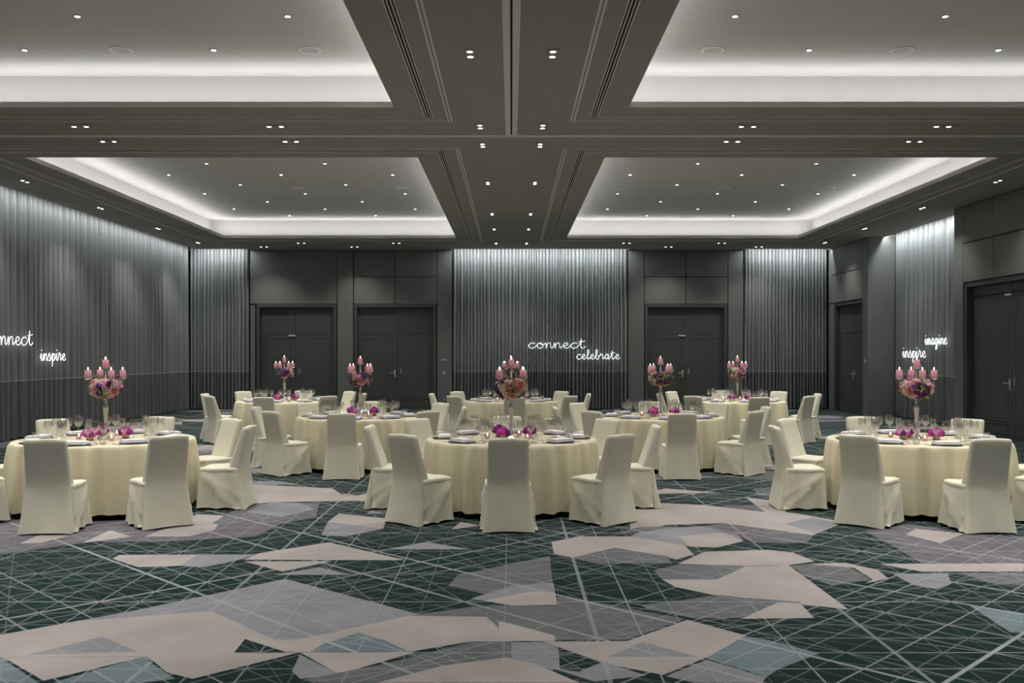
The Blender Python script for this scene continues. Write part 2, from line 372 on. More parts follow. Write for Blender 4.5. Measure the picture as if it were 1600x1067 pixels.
# ---------------------------------------------------------------- ceiling with four coffers and curtain pockets
ZB, ZL, ZC = 4.855, 4.935, 5.418          # soffit, ledge, coffer ceiling
SET = 0.515
CX0, CX1 = 1.507, 7.87
CYS = [(1.53, 12.26), (15.32, 26.05)]
COFFERS = []
for sgn in (-1, 1):
    for (ya, yb) in CYS:
        x0, x1 = (sgn * CX1, sgn * CX0) if sgn < 0 else (CX0, CX1)
        COFFERS.append((x0, x1, ya, yb))
POCK = [(-10.05, -9.55, 9.0, 29.1), (-9.55, -7.99, 28.66, 29.1), (-1.80, 3.555, 28.66, 29.1), (7.09, 9.64, 28.66, 29.1), (10.1, 10.6, 20.75, 25.8)]
HOLES = COFFERS + POCK
gx = sorted(set([XA, XB] + [h[0] for h in HOLES] + [h[1] for h in HOLES])); gy = sorted(set([YA, YB] + [h[2] for h in HOLES] + [h[3] for h in HOLES]))
def solid(i, j):
    if i < 0 or j < 0 or i >= len(gx) - 1 or j >= len(gy) - 1: return False
    x, y = (gx[i] + gx[i + 1]) / 2, (gy[j] + gy[j + 1]) / 2
    return not any(h[0] < x < h[1] and h[2] < y < h[3] for h in HOLES)
mb = MB()
for i in range(len(gx) - 1):
    for j in range(len(gy) - 1):
        if not solid(i, j): continue
        x0, x1, y0, y1 = gx[i], gx[i + 1], gy[j], gy[j + 1]
        mb.add([(x0, y0, ZB), (x0, y1, ZB), (x1, y1, ZB), (x1, y0, ZB)], [(0, 1, 2, 3)])
        mb.add([(x0, y0, ZL), (x1, y0, ZL), (x1, y1, ZL), (x0, y1, ZL)], [(0, 1, 2, 3)])
        for (di, dj, a, b) in ((-1, 0, (x0, y0), (x0, y1)), (1, 0, (x1, y1), (x1, y0)), (0, -1, (x1, y0), (x0, y0)), (0, 1, (x0, y1), (x1, y1))):
            if not solid(i + di, j + dj):
                mb.add([(a[0], a[1], ZB), (b[0], b[1], ZB), (b[0], b[1], ZL), (a[0], a[1], ZL)], [(3, 2, 1, 0)])
ceiling = struct(mb.build('ceiling', 'ceiling_paint'))
MB().box(XA, XB, YA, YB, 5.62, 5.7).build('plenum_slab', 'slot_dark', ceiling)
for (x0, x1, y0, y1) in COFFERS:
    a, b, c, d = x0 - SET, x1 + SET, y0 - SET, y1 + SET
    mb = MB()
    mb.add([(a, c, ZC), (a, d, ZC), (b, d, ZC), (b, c, ZC)], [(0, 1, 2, 3)])
    t = 0.03
    mb.box(a - t, a, c - t, d + t, ZL, ZC + t); mb.box(b, b + t, c - t, d + t, ZL, ZC + t)
    mb.box(a, b, c - t, c, ZL, ZC + t); mb.box(a, b, d, d + t, ZL, ZC + t)
    mb.box(a - t, b + t, c - t, d + t, ZC + 0.005, ZC + t)
    # white ledge on which the light strip lies, and white inner face of the lip
    e = 0.004
    mb.box(a, x0 + e, c, d, ZL, ZL + e); mb.box(x1 - e, b, c, d, ZL, ZL + e); mb.box(x0, x1, c, y0 + e, ZL, ZL + e); mb.box(x0, x1, y1 - e, d, ZL, ZL + e)
    mb.box(x0, x0 + e, y0, y1, ZB + 0.012, ZL + e); mb.box(x1 - e, x1, y0, y1, ZB + 0.012, ZL + e)
    mb.box(x0, x1, y0, y0 + e, ZB + 0.012, ZL + e); mb.box(x0, x1, y1 - e, y1, ZB + 0.012, ZL + e)
    mb.build('coffer', 'coffer_paint', ceiling)

def where(x, y):
    return ('curtain-wall' if x < 0 else 'panelled-wall') + ' side ' + ('far' if y > 13.8 else 'near') + ' coffer'
def coffer_name(x0, y0):
    return '%s coffer, %s side' % ('end-wall' if y0 > 13 else 'open-carpet', 'curtain' if x0 < 0 else 'panelled')
# cove light strips
for (x0, x1, y0, y1) in COFFERS:
    o_ = 0.23
    for (px, py, ln, ax, dr) in ((x0 - o_, (y0 + y1) / 2, y1 - y0, 'y', (-1, 0)), (x1 + o_, (y0 + y1) / 2, y1 - y0, 'y', (1, 0)),
                                 ((x0 + x1) / 2, y0 - o_, x1 - x0, 'x', (0, -1)), ((x0 + x1) / 2, y1 + o_, x1 - x0, 'x', (0, 1))):
        side = {(-1, 0): 'curtain-wall', (1, 0): 'panelled-wall', (0, -1): 'open-carpet', (0, 1): 'end-wall'}[dr]
        t = thing('cove_light_strip', 'white light strip on the %s ledge of the %s' % (side, coffer_name(x0, y0)), 'light strip', (px, py, ZL + 0.004))
        h = ln / 2 + 0.2
        (MB().box(-0.02, 0.02, -h, h, 0, 0.012) if ax == 'y' else MB().box(-h, h, -0.02, 0.02, 0, 0.012)).build('strip', 'white_plastic', t)
        L = area('cove_lamp', (0, 0, 0.016), 2 * h if ax == 'x' else 0.03, 0.03 if ax == 'x' else 2 * h, COVE_PER_M * ln, None, COOL)
        L.parent = t
        # faces up and leans toward the coffer wall
        lean = radians(2)
        L.rotation_euler = (pi, 0, 0)
        if ax == 'y': L.rotation_euler = (0, pi + dr[0] * lean, 0)
        else: L.rotation_euler = (pi - dr[1] * lean, 0, 0)

# recessed downlights
ring = MB().lathe([(0.030, -0.002), (0.046, -0.004), (0.050, 0.0), (0.048, 0.006), (0.030, 0.006), (0.030, -0.002)], 16, closed=True).mesh('trim_ring', 'white_plastic', True)
lens = MB().lathe([(0.0, 0.002), (0.030, 0.002), (0.030, 0.005), (0.0, 0.005)], 12).mesh('lens', 'lamp_lens', True)
def spot(parent, watts, z=-0.02, ang=84, blend=0.8):
    key = ('spot', watts, ang)
    L = bpy.data.lights.get(str(key))
    if L is None:
        L = bpy.data.lights.new(str(key), 'SPOT'); L.energy = watts; L.color = WARM; L.spot_size = radians(ang); L.spot_blend = blend; L.shadow_soft_size = 0.03
    o = bpy.data.objects.new('lamp', L); C.objects.link(o); o.parent = parent; o.location = (0, 0, z); return o
def downlight(x, y, z, label, group, watts):
    t = thing('recessed_downlight', label, 'downlight', (x, y, z - 0.006), 0, group)
    obj('trim_ring', ring, t); obj('lens', lens, t); spot(t, watts); return t
def twin(x, y, axis, label, group):
    t = thing('twin_downlight', label, 'downlight', (x, y, ZB - 0.006), 0 if axis == 'x' else pi / 2, group)
    MB().bbox(-0.15, 0.15, -0.07, 0.07, -0.002, 0.006, 0.002).build('mounting_plate', 'ceiling_paint', t)
    for s in (-1, 1):
        obj('trim_ring', ring, t, (s * 0.085, 0, -0.004)); obj('lens', lens, t, (s * 0.085, 0, -0.006))
    spot(t, SPOT_TWIN, ang=112); return t
for (x0, x1, y0, y1) in COFFERS:
    sg = -1 if x0 < 0 else 1
    lab = 'small round recessed downlight in the ' + coffer_name(x0, y0)
    rows = [25.6 - 1.163 * k for k in range(9)] if y0 > 13 else [11.66 - 1.163 * k for k in range(8)]
    ORD = ['first', 'second', 'third', 'fourth', 'fifth', 'sixth', 'seventh', 'eighth', 'ninth']
    for k, y in enumerate(rows):
        lab = 'round downlight in the %s, %s row from the %s' % (coffer_name(x0, y0), ORD[k], 'end wall' if y0 > 13 else 'cross beam')
        odd = (k % 2 == 0) if y0 > 13 else (k % 2 == 1)
        # rows alternate between two and three lamps
        xs = (5.97, 3.65) if odd else (7.13, 4.79, 2.47)
        if y0 < 13: xs = (5.97, 3.65) if k % 2 == 0 else (7.13, 4.79, 2.47)
        for x in xs: downlight(sg * x, y, ZC, lab, 'downlights in the ' + coffer_name(x0, y0), SPOT_COFFER)
# ceiling loudspeakers
def speaker(x, y, label, grp):
    t = thing('ceiling_speaker', label, 'speaker', (x, y, ZC - 0.008), 0, grp)
    obj('rim', SPK_RIM, t); obj('grille', SPK_GR, t)
SPK_RIM = MB().lathe([(0.115, -0.003), (0.138, -0.004), (0.142, 0.002), (0.14, 0.008), (0.115, 0.008), (0.115, -0.003)], 28, closed=True).mesh('rim', 'rim_white', True)
SPK_GR = MB().lathe([(0.0, 0.001), (0.115, 0.001), (0.115, 0.006), (0.0, 0.006)], 24).mesh('grille', 'coffer_paint', True)
for sg in (-1, 1):
    for (x, y) in ((4.79, 11.66), (2.47, 11.66)):
        speaker(sg * x, y, 'round white ceiling speaker in the ' + coffer_name(sg, 0), 'speakers in the ' + coffer_name(sg, 0))
    for (x, y) in ((7.13, 21.37), (4.79, 21.37), (2.47, 21.37), (7.0, 25.95), (4.79, 25.95)):
        speaker(sg * x, y, 'round white ceiling speaker in the ' + coffer_name(sg, 20), 'speakers in the ' + coffer_name(sg, 20))
# twin fittings in the soffits
for sg, nm in ((-1, 'curtain-wall'), (1, 'panelled-wall')):
    for x in (5.99, 3.28):
        for y, w in ((13.21, 'open-carpet'), (14.14, 'end-wall')):
            twin(sg * x, y, 'x', 'twin downlight in the cross beam, %s half, %s side of the rail' % (nm, w), 'twin downlights in the cross beam')
    for k, y in enumerate((6.8, 10.02, 13.22, 14.4, 17.6, 21.5, 24.1, 27.2)):
        twin(sg * 0.435, y, 'y', 'centre-beam twin downlight, %s side, %s from the cross beam toward the %s' % (nm, ['third', 'second', 'first', 'first', 'second', 'third', 'fourth', 'fifth'][k], 'end wall' if y > 13.8 else 'open carpet'), 'twin downlights in the centre beam')
    for k, y in enumerate((4.5, 8.0, 11.3, 14.2, 17.4, 20.6, 23.96, 27.0)):
        twin(sg * 8.9, y, 'y', 'soffit twin downlight along the %s, %s from the end wall' % ('side curtain' if sg < 0 else 'panelled side wall', ORD[7 - k]), 'twin downlights in the side soffits')
    for (x, y) in ((7.3, 28.05), (4.63, 28.05), (5.99, 27.1), (3.28, 27.1)):
        twin(sg * x, y, 'x', 'twin downlight in the end-wall soffit, %s half, %s row' % (nm, 'wall-side' if y > 27.5 else 'coffer-side'), 'twin downlights in the end soffit')

# linear air slots and rails round every coffer
def bar_grille(x0, x1, y0, y1, label, group):
    cx, cy = (x0 + x1) / 2, (y0 + y1) / 2
    t = thing('linear_air_grille', label, 'air vent', (cx, cy, ZB), 0, group)
    lx, ly = (x1 - x0) / 2, (y1 - y0) / 2
    MB().box(-lx, lx, -ly, ly, -0.002, 0.0).build('slot', 'slot_dark', t)
    along_y = ly > lx; w = lx if along_y else ly; l = ly if along_y else lx
    for k in range(4):
        p = -w + 2 * w * k / 3; hw = 0.006
        p = min(max(p, -w + hw), w - hw)
        b = MB()
        (b.box(p - hw, p + hw, -l, l, -0.006, -0.002) if along_y else b.box(-l, l, p - hw, p + hw, -0.006, -0.002)).build('fin', 'track_metal', t)
def rail(x0, x1, y0, y1, label, group):
    cx, cy = (x0 + x1) / 2, (y0 + y1) / 2
    t = thing('ceiling_rail', label, 'rail', (cx, cy, ZB), 0, group)
    lx, ly = (x1 - x0) / 2, (y1 - y0) / 2
    along_y = ly > lx; w = lx if along_y else ly; l = ly if along_y else lx
    for s in (-1, 1):
        b = MB(); a0, a1 = sorted((s * w, s * w * 0.36))
        (b.box(a0, a1, -l, l, -0.005, 0.0) if along_y else b.box(-l, l, a0, a1, -0.005, 0.0)).build('flange', 'track_metal', t)
    b = MB(); (b.box(-w * 0.36, w * 0.36, -l, l, -0.002, 0.0) if along_y else b.box(-l, l, -w * 0.36, w * 0.36, -0.002, 0.0)).build('groove', 'ceiling_paint', t)
for (x0, x1, y0, y1) in COFFERS:
    cn = coffer_name(x0, y0); g0, g1 = 0.35, 0.46; r0, r1 = 0.645, 0.71
    ORD4 = ['first', 'second', 'third', 'fourth']
    for (side, A, B_) in (('curtain-wall', (x0 - g1, x0 - g0, y0 - g1, y1 + g1), (x0 - r1, x0 - r0, y0 - r1, y1 + r1)),
                          ('panelled-wall', (x1 + g0, x1 + g1, y0 - g1, y1 + g1), (x1 + r0, x1 + r1, y0 - r1, y1 + r1)),
                          ('open-carpet', (x0 - g0, x1 + g0, y0 - g1, y0 - g0), (x0 - r0, x1 + r0, y0 - r0 - 0.03, y0 - r0)),
                          ('end-wall', (x0 - g0, x1 + g0, y1 + g0, y1 + g1), (x0 - r0, x1 + r0, y1 + r0, y1 + r0 + 0.03))):
        nseg = 4 if A[3] - A[2] > A[1] - A[0] else 3
        for q in range(nseg):
            if A[3] - A[2] > A[1] - A[0]: l = (A[3] - A[2]) / nseg; Aq = (A[0], A[1], A[2] + l * q, A[2] + l * (q + 1))
            else: l = (A[1] - A[0]) / nseg; Aq = (A[0] + l * q, A[0] + l * (q + 1), A[2], A[3])
            bar_grille(*Aq, 'air grille, %s edge of the %s, %s from %s' % (side, cn, ORD4[nseg - 1 - q] if nseg == 4 else ORD4[q], 'end wall' if nseg == 4 else 'curtain wall'), 'air grilles along the %s edge of the %s' % (side, cn))
        rail(*B_, 'slim pale rail along the %s edge of the %s' % (side, cn), 'slim rails round the coffers')
# folding partition rails
for (nm, box_, lab) in (('partition_rail', (-0.085, -0.012, -3.0, 13.72), 'broad pale partition rail in the centre beam, curtain-wall half'), ('partition_rail', (0.012, 0.085, -3.0, 13.72), 'broad pale partition rail in the centre beam, panelled-wall half'),
                        ('partition_rail', (-9.6, 9.6, 13.73, 13.78), 'pale partition rail across the cross beam, open-carpet flange'), ('partition_rail', (-9.6, 9.6, 13.80, 13.86), 'pale partition rail across the cross beam, end-wall flange')):
    tag(MB().bbox(box_[0], box_[1], box_[2], box_[3], ZB - 0.008, ZB, 0.002).build(nm, 'track_metal'), lab, 'rail', 'partition rails')
tag(MB().box(-0.011, 0.011, -3.0, 13.72, ZB - 0.002, ZB).build('rail_gap_strip', 'slot_dark'), 'dark gap strip between the two broad partition rails', 'rail')
for (a, b) in ((15.6, 18.2), (18.25, 20.9)):  # thin flat strips just below the soffit, in the same ceiling paint
    tag(MB().bbox(-9.46, -9.28, a, b, ZB - 0.004, ZB, 0.001).build('soffit_panel', 'ceiling_paint'), 'long narrow flat panel in the soffit beside the side curtain', 'panel', 'flat soffit panels')

# ---------------------------------------------------------------- walls
H = 5.62
wall_left = struct(MB().box(-10.6, -10.2, YA, YB, 0, H).build('wall_left', 'wall_dark'))
wall_back = struct(MB().box(-10.6, 11.2, 29.3, YB, 0, H).build('wall_back', 'wall_dark'))
wall_right = struct(MB().box(10.8, 11.2, YA, YB, 0, H).build('wall_right', 'wall_dark'))
wall_front = struct(MB().box(-10.6, 11.2, YA, -3.0, 0, H).build('wall_front', 'wall_dark'))
YF = 29.03
def bpanel(x0, x1, z0, z1, y=YF, parent=None, m='panel', dep=0.27, name='panel'):
    return MB().bbox(x0 + 0.009, x1 - 0.009, y, y + dep, z0 + 0.009, z1 - 0.009, 0.008).build(name, m, parent or wall_back)
ZT = 4.85; ZD = 3.21; ZM = 4.05
def over(x0, x1, split):
    cs = [x0, split, x1] if split else [x0, x1]
    for a, b in zip(cs, cs[1:]):
        if split:
            bpanel(a, b, ZD, ZM); bpanel(a, b, ZM, ZT)
        else: bpanel(a, b, ZD, ZT)
bpanel(-7.99, -7.82, 0.0, ZD, 29.06, dep=0.24, name='pier')
over(-7.99, -5.31, None)
bpanel(-5.31, -4.82, 0.0, ZT, 28.98, dep=0.32, name='pier')
over(-4.82, -2.27, -3.55)
bpanel(-2.27, -1.80, 0.0, ZT, name='pier')
bpanel(3.555, 4.06, 0.0, ZT, name='pier')
over(4.06, 6.61, 5.33)
bpanel(6.61, 7.09, 0.0, ZT, name='pier')

def door(name, width, label_leafsplit, place, rotz, handle_right=True, closer=True, leafh=2.29):
    """double door: origin at floor, centre of opening, facing -y, in a recess of depth 0.2"""
    d = struct(bpy.data.objects.new(name, None)); C.objects.link(d); d.location = place; d.rotation_euler = (0, 0, rotz)
    w = width / 2; fr = 0.10
    f = MB(); f.bbox(-w, -w + fr, -0.01, 0.2, 0, ZD, 0.006); f.bbox(w - fr, w, -0.01, 0.2, 0, ZD, 0.006); f.bbox(-w + fr, w - fr, -0.01, 0.2, ZD - fr, ZD, 0.006)
    f.build('frame', 'panel_trim', d)
    sp = label_leafsplit
    for (a, b) in ((-w + fr, sp), (sp, w - fr)):
        a += 0.004; b -= 0.004
        lf = MB().bbox(a, b, 0.13, 0.18, 0.008, leafh, 0.004).build('leaf', 'door_paint', d)
        g = 0.13
        pm = MB()
        for (p0, p1, q0, q1) in ((a + g, b - g, 0.34, leafh - 0.12), (a + g, b - g, 0.10, 0.30)):
            e = 0.018
            pm.bbox(p0, p1, 0.122, 0.131, q0, q0 + e, 0.003); pm.bbox(p0, p1, 0.122, 0.131, q1 - e, q1, 0.003)
            pm.bbox(p0, p0 + e, 0.122, 0.131, q0, q1, 0.003); pm.bbox(p1 - e, p1, 0.122, 0.131, q0, q1, 0.003)
        pm.build('moulding', 'door_paint', lf)
        MB().bbox(a, b, 0.13, 0.18, leafh + 0.012, ZD - fr - 0.004, 0.004).build('transom_panel', 'door_paint', d)
    hx = sp - 0.07 if handle_right else sp + 0.07
    hb = MB(); hb.bbox(hx - 0.02, hx + 0.02, 0.118, 0.131, 0.98, 1.2, 0.004); hb.tube([(hx, 0.12, 1.11), (hx, 0.075, 1.11)], 0.010, 8)
    k = -1 if handle_right else 1
    hb.tube([(hx, 0.075, 1.11), (hx + k * 0.13, 0.075, 1.11)], 0.011, 8)
    hb.build('handle', 'chrome', d, True)
    hx2 = sp + 0.12 if handle_right else sp - 0.12
    MB().bbox(hx2 - 0.018, hx2 + 0.018, 0.115, 0.131, 1.08, 1.24, 0.004).build('lock_plate', 'grey_plastic', d)
    if closer: MB().bbox(sp - 0.2, sp + 0.02, 0.085, 0.131, leafh - 0.06, leafh - 0.015, 0.006).build('closer', 'chrome', d)
    return d
door('door_1', 2.45, -0.06 + 0.0, (-6.56, 29.03, 0), 0)
door('door_2', 2.52, 0.04, (-3.545, 29.03, 0), 0, closer=False)
door('door_3', 2.52, -0.02, (5.335, 29.03, 0), 0)

# right wall: panelled bay by the end wall, curtain recess, panelled bay with door
XW = 9.66
def rpanel(y0, y1, z0, z1, x=XW, name='panel', dep=0.3):
    return MB().bbox(x, x + dep, y0 + 0.009, y1 - 0.009, z0 + 0.009, z1 - 0.009, 0.008).build(name, 'panel', wall_right)
for (ya, yb) in ((26.15, 27.5), (27.5, 28.75)):
    rpanel(ya, yb, ZD, ZM); rpanel(ya, yb, ZM, ZT)
rpanel(28.55, 29.0, 0.0, ZD, 9.67, 'pier'); rpanel(28.75, 29.0, ZD, ZT, 9.67, 'pier')
MB().bbox(XW, 10.8, 25.8, 26.15, 0, ZT, 0.006).build('pier', 'panel', wall_right)
door('door_4', 2.4, 0.1, (9.70, 27.35, 0), -pi / 2, closer=False)
MB().bbox(XW, 10.8, 20.35, 20.75, 0, ZT, 0.006).build('pier', 'panel', wall_right)
yy = 20.35
for k in range(3):
    rpanel(yy - 1.28, yy, ZD, ZM); rpanel(yy - 1.28, yy, ZM, ZT); yy -= 1.28
door('door_5', 2.9, 0.22, (9.70, 18.9, 0), -pi / 2, closer=True, leafh=2.9)
rpanel(16.51, 17.45, 0, ZD)
for k in range(4): rpanel(16.51 - 4.88 * (k + 1) , 16.51 - 4.88 * k, 0, ZD); rpanel(16.51 - 4.88 * (k + 1), 16.51 - 4.88 * k, ZD, ZT)

# small fittings on the piers
def plate(name, label, cat, x, z, w, h, m, y=YF):
    t = thing(name, label, cat, (x, y, z))
    MB().bbox(-w, w, -0.012, 0.0, -h, h, 0.003).build('plate', m, t)
    MB().bbox(-w * 0.5, w * 0.5, -0.017, -0.012, -h * 0.5, h * 0.5, 0.002).build('rocker', m, t)
plate('thermostat', 'slim grey thermostat plate on the pier beside the centre curtain', 'thermostat', -2.05, 1.515, 0.075, 0.035, 'grey_plastic')
plate('light_switch', 'white square light switch on the pier beside the centre curtain', 'light switch', -2.05, 1.12, 0.04, 0.045, 'white_plastic')
plate('wall_outlet', 'grey wall socket low on the pier beside the centre curtain', 'socket', -2.05, 0.31, 0.04, 0.04, 'grey_plastic')
t = thing('light_switch', 'grey switch plate on the panelled pier beside the curtain recess', 'light switch', (XW, 25.95, 1.5))
MB().bbox(-0.012, 0, -0.045, 0.045, -0.06, 0.06, 0.003).build('plate', 'grey_plastic', t); MB().bbox(-0.017, -0.012, -0.02, 0.02, -0.03, 0.03, 0.002).build('rocker', 'white_plastic', t)

# ---------------------------------------------------------------- curtains
def curtain(a, b, label, wave, seed, ztop=5.0, amp=0.078):
    """pleated curtain from point a to b (plan), origin at a"""
    rr = random.Random(seed)
    A, B = Vector((a[0], a[1])), Vector((b[0], b[1])); L = (B - A).length; d = (B - A) / L; n = Vector((-d.y, d.x))
    t = thing('curtain', label, 'curtain', (A.x, A.y, 0))
    # irregular pleats: phase advances with random step
    npl = int(L / wave); ph = [0.0]; widths = [rr.uniform(0.7, 1.35) for _ in range(npl)]
    sc = L / sum(widths); edges = [0]
    for w_ in widths: edges.append(edges[-1] + w_ * sc)
    amps = [rr.uniform(0.6, 1.25) for _ in range(npl)]
    per = 10; samples = []
    for k in range(npl):
        for q in range(per):
            u = q / per; samples.append((edges[k] + (edges[k + 1] - edges[k]) * u, ((1 - cos(2 * pi * u)) * 0.5) ** 0.42, amps[k], k))
    samples.append((L, 0, 1, npl))
    drift = [rr.uniform(-1, 1) for _ in range(npl + 1)]
    zs = [0.025, 0.5, 1.155, 1.16, 2.0, 3.0, 4.0, 4.6, ztop]
    def P(smp, z, off=0.0):
        s_, u, am, k = smp
        lo = 1 - z / ztop
        o = (u - 0.5) * 2 * amp * am * (0.75 + 0.45 * lo) + off
        s2 = s_ + drift[k] * 0.006 * lo * (1 if 0 < s_ < L else 0)
        p = d * s2 + n * o
        return (p.x, p.y, z)
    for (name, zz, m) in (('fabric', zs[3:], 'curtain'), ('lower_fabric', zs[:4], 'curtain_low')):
        vs = []; fs = []; k = len(zz)
        for smp in samples:
            for z in zz: vs.append(P(smp, z))
        for i in range(len(samples) - 1):
            for j in range(k - 1): fs.append((i * k + j, (i + 1) * k + j, (i + 1) * k + j + 1, i * k + j + 1))
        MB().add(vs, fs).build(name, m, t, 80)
    vs = []; fs = []
    for smp in samples:
        for (z, o) in ((1.150, -0.006), (1.168, -0.006), (1.168, 0.006), (1.150, 0.006)): vs.append(P(smp, z, o))
    for i in range(len(samples) - 1):
        for j in range(4): fs.append((i * 4 + j, (i + 1) * 4 + j, (i + 1) * 4 + (j + 1) % 4, i * 4 + (j + 1) % 4))
    MB().add(vs, fs).build('seam_band', 'seam', t, 80)
    p0 = (0, 0, ztop + 0.01); p1 = (d.x * L, d.y * L, ztop + 0.01)
    MB().tube([p0, p1], 0.018, 6).build('curtain_track', 'white_plastic', t)
    return t
curtain((-8.02, 29.0), (-9.80, 29.0), 'grey pleated curtain in the corner beside the plain double door', 0.10, 1, amp=0.055)
curtain((3.53, 29.0), (-1.78, 29.0), 'wide grey pleated curtain behind the neon words on the end wall', 0.098, 2, amp=0.055)
curtain((9.62, 29.0), (7.11, 29.0), 'grey pleated curtain in the end-wall corner by the panelled wall', 0.10, 3, amp=0.055)
curtain((-9.86, 28.87), (-9.86, 23.5), 'grey pleated side curtain panel ending at the end-wall corner', 0.23, 4, amp=0.088)
curtain((-9.86, 23.45), (-9.86, 16.2), 'grey pleated side curtain panel carrying the neon words', 0.23, 5, amp=0.088)
curtain((-9.86, 16.1), (-9.86, 9.1), 'grey pleated side curtain panel beyond the neon words, over the open carpet', 0.23, 6, amp=0.088)
curtain((10.42, 20.8), (10.42, 25.75), 'grey pleated curtain in the recess of the panelled side wall', 0.27, 8, amp=0.09)
# light strips in the curtain pockets
def wash(a, b, toward, label, per=WASH_PER_M):
    A, B = Vector(a), Vector(b); L = (B - A).length; mid = (A + B) / 2
    t = thing('curtain_light_strip', label, 'light strip', (mid.x, mid.y, 4.90))
    ax = 'x' if abs(B.x - A.x) > abs(B.y - A.y) else 'y'; h = L / 2
    (MB().box(-h, h, -0.012, 0.012, 0, 0.02) if ax == 'x' else MB().box(-0.012, 0.012, -h, h, 0, 0.02)).build('strip', 'white_plastic', t)
    Lm = area('wash_lamp', (0, 0, -0.004), L if ax == 'x' else 0.02, 0.02 if ax == 'x' else L, per * L, None, COOL); Lm.parent = t
    tl = radians(12)
    if ax == 'x': Lm.rotation_euler = (tl * toward, 0, 0)
    else: Lm.rotation_euler = (0, -tl * toward, 0)
wash((-9.5, 28.68), (-8.0, 28.68), 1, 'light strip above the corner curtain by the plain double door')
wash((-1.76, 28.68), (3.5, 28.68), 1, 'light strip above the wide end-wall curtain')
wash((7.12, 28.68), (9.6, 28.68), 1, 'light strip above the corner curtain by the panelled wall')
wash((-9.57, 28.7), (-9.57, 9.1), -1, 'long light strip above the side curtain', 4.2)
wash((10.12, 20.8), (10.12, 25.75), 1, 'light strip above the recessed curtain of the panelled wall')

# ---------------------------------------------------------------- neon words
GL = {
 'c': (0.95, [[(0, .35), (.25, .8), (.6, 1.0), (.85, .82), (.6, 1.0), (.22, .75), (.12, .35), (.35, .0), (.7, .06), (.95, .35)]]),
 'o': (1.0, [[(0, .35), (.3, .85), (.55, 1.0), (.25, .85), (.14, .45), (.35, .02), (.65, .05), (.84, .5), (.65, .93), (.5, .8), (.7, .66), (1.0, .72)]]),
 'n': (1.05, [[(0, .5), (.14, .95), (.2, .5), (.2, 0), (.3, .6), (.52, 1.0), (.72, .8), (.74, .3), (.88, .02), (1.05, .35)]]),
 'e': (0.9, [[(0, .3), (.35, .45), (.68, .72), (.48, 1.0), (.2, .75), (.18, .3), (.45, 0), (.75, .12), (.9, .35)]]),
 't': (0.9, [[(0, .35), (.3, 1.0), (.4, 1.75), (.36, 1.0), (.36, .3), (.52, 0), (.75, .12), (.9, .4)], [(.08, 1.15), (.4, 1.2), (.85, 1.32)]]),
 'l': (0.65, [[(0, .3), (.33, .9), (.5, 1.6), (.36, 1.9), (.2, 1.5), (.2, .5), (.38, 0), (.65, .3)]]),
 'b': (0.9, [[(0, .3), (.33, .9), (.5, 1.6), (.36, 1.9), (.2, 1.5), (.2, .4), (.4, 0), (.7, .12), (.74, .55), (.58, .72), (.9, .62)]]),
 'r': (0.9, [[(0, .5), (.18, .9), (.24, 1.15), (.34, .9), (.6, .9), (.56, .4), (.68, .02), (.9, .35)]]),
 'a': (1.05, [[(0, .35), (.35, .9), (.7, .9), (.4, 1.0), (.14, .5), (.3, .02), (.58, .2), (.74, .9), (.72, .3), (.85, .02), (1.05, .35)]]),
 'i': (0.62, [[(0, .35), (.24, 1.0), (.24, .3), (.38, 0), (.62, .35)], [(.27, 1.4), (.29, 1.5), (.31, 1.42)]]),
 's': (0.85, [[(0, .3), (.36, 1.05), (.42, .85), (.62, .4), (.48, .02), (.18, .06), (.5, .02), (.85, .35)]]),
 'p': (0.95, [[(0, .35), (.2, 1.0), (.2, 0), (.18, -.8), (.24, .2), (.42, .95), (.76, .75), (.68, .12), (.35, .04), (.95, .35)]]),
 'm': (1.35, [[(0, .5), (.14, .95), (.2, .5), (.2, 0), (.3, .7), (.46, 1.0), (.58, .7), (.6, 0), (.7, .7), (.86, 1.0), (1.02, .7), (1.04, .3), (1.16, .02), (1.35, .35)]]),
 'g': (1.05, [[(0, .35), (.35, .9), (.7, .9), (.4, 1.0), (.14, .5), (.3, .02), (.58, .2), (.74, .9), (.72, -.3), (.5, -.8), (.26, -.6), (.6, -.05), (1.05, .35)]]),
}
def smooth_path(pts, k=5):
    out = []
    P_ = [pts[0]] + pts + [pts[-1]]
    for i in range(1, len(P_) - 2):
        p0, p1, p2, p3 = P_[i - 1:i + 3]
        for q in range(k):
            t = q / k
            out.append(tuple(0.5 * ((2 * p1[c]) + (-p0[c] + p2[c]) * t + (2 * p0[c] - 5 * p1[c] + 4 * p2[c] - p3[c]) * t * t + (-p0[c] + 3 * p1[c] - 3 * p2[c] + p3[c]) * t ** 3) for c in (0, 1)))
    out.append(pts[-1]); return out
def neon(word, width, xh, place, rotz, label):
    tot = sum(GL[c][0] for c in word); kx = width / tot
    t = thing('neon_sign', label, 'neon sign', place, rotz)
    main = []; extra = []; x = 0
    for c in word:
        w_, st = GL[c]
        seg = [((x + p[0]) * kx, p[1] * xh) for p in st[0]]
        main += seg if not main else seg[1:]
        for e in st[1:]: extra.append([((x + p[0]) * kx, p[1] * xh) for p in e])
        x += w_
    r = 0.0075
    MB().tube([(p[0], 0, p[1]) for p in smooth_path(main)], r, 6).build('neon_tube', 'neon', t, True)
    for e in extra: MB().tube([(p[0], 0, p[1]) for p in smooth_path(e)], r, 6).build('neon_stroke', 'neon', t, True)
    for k in range(4):
        px = width * (k + 0.5) / 4
        near = min(main, key=lambda p: abs(p[0] - px))
        MB().tube([(near[0], 0.01, near[1]), (near[0], 0.035, near[1])], 0.005, 5).build('standoff', 'grey_plastic', t)
neon('connect', 1.75, 0.165, (0.50, 28.85, 1.866), 0, 'white neon script word connect on the end-wall curtain')
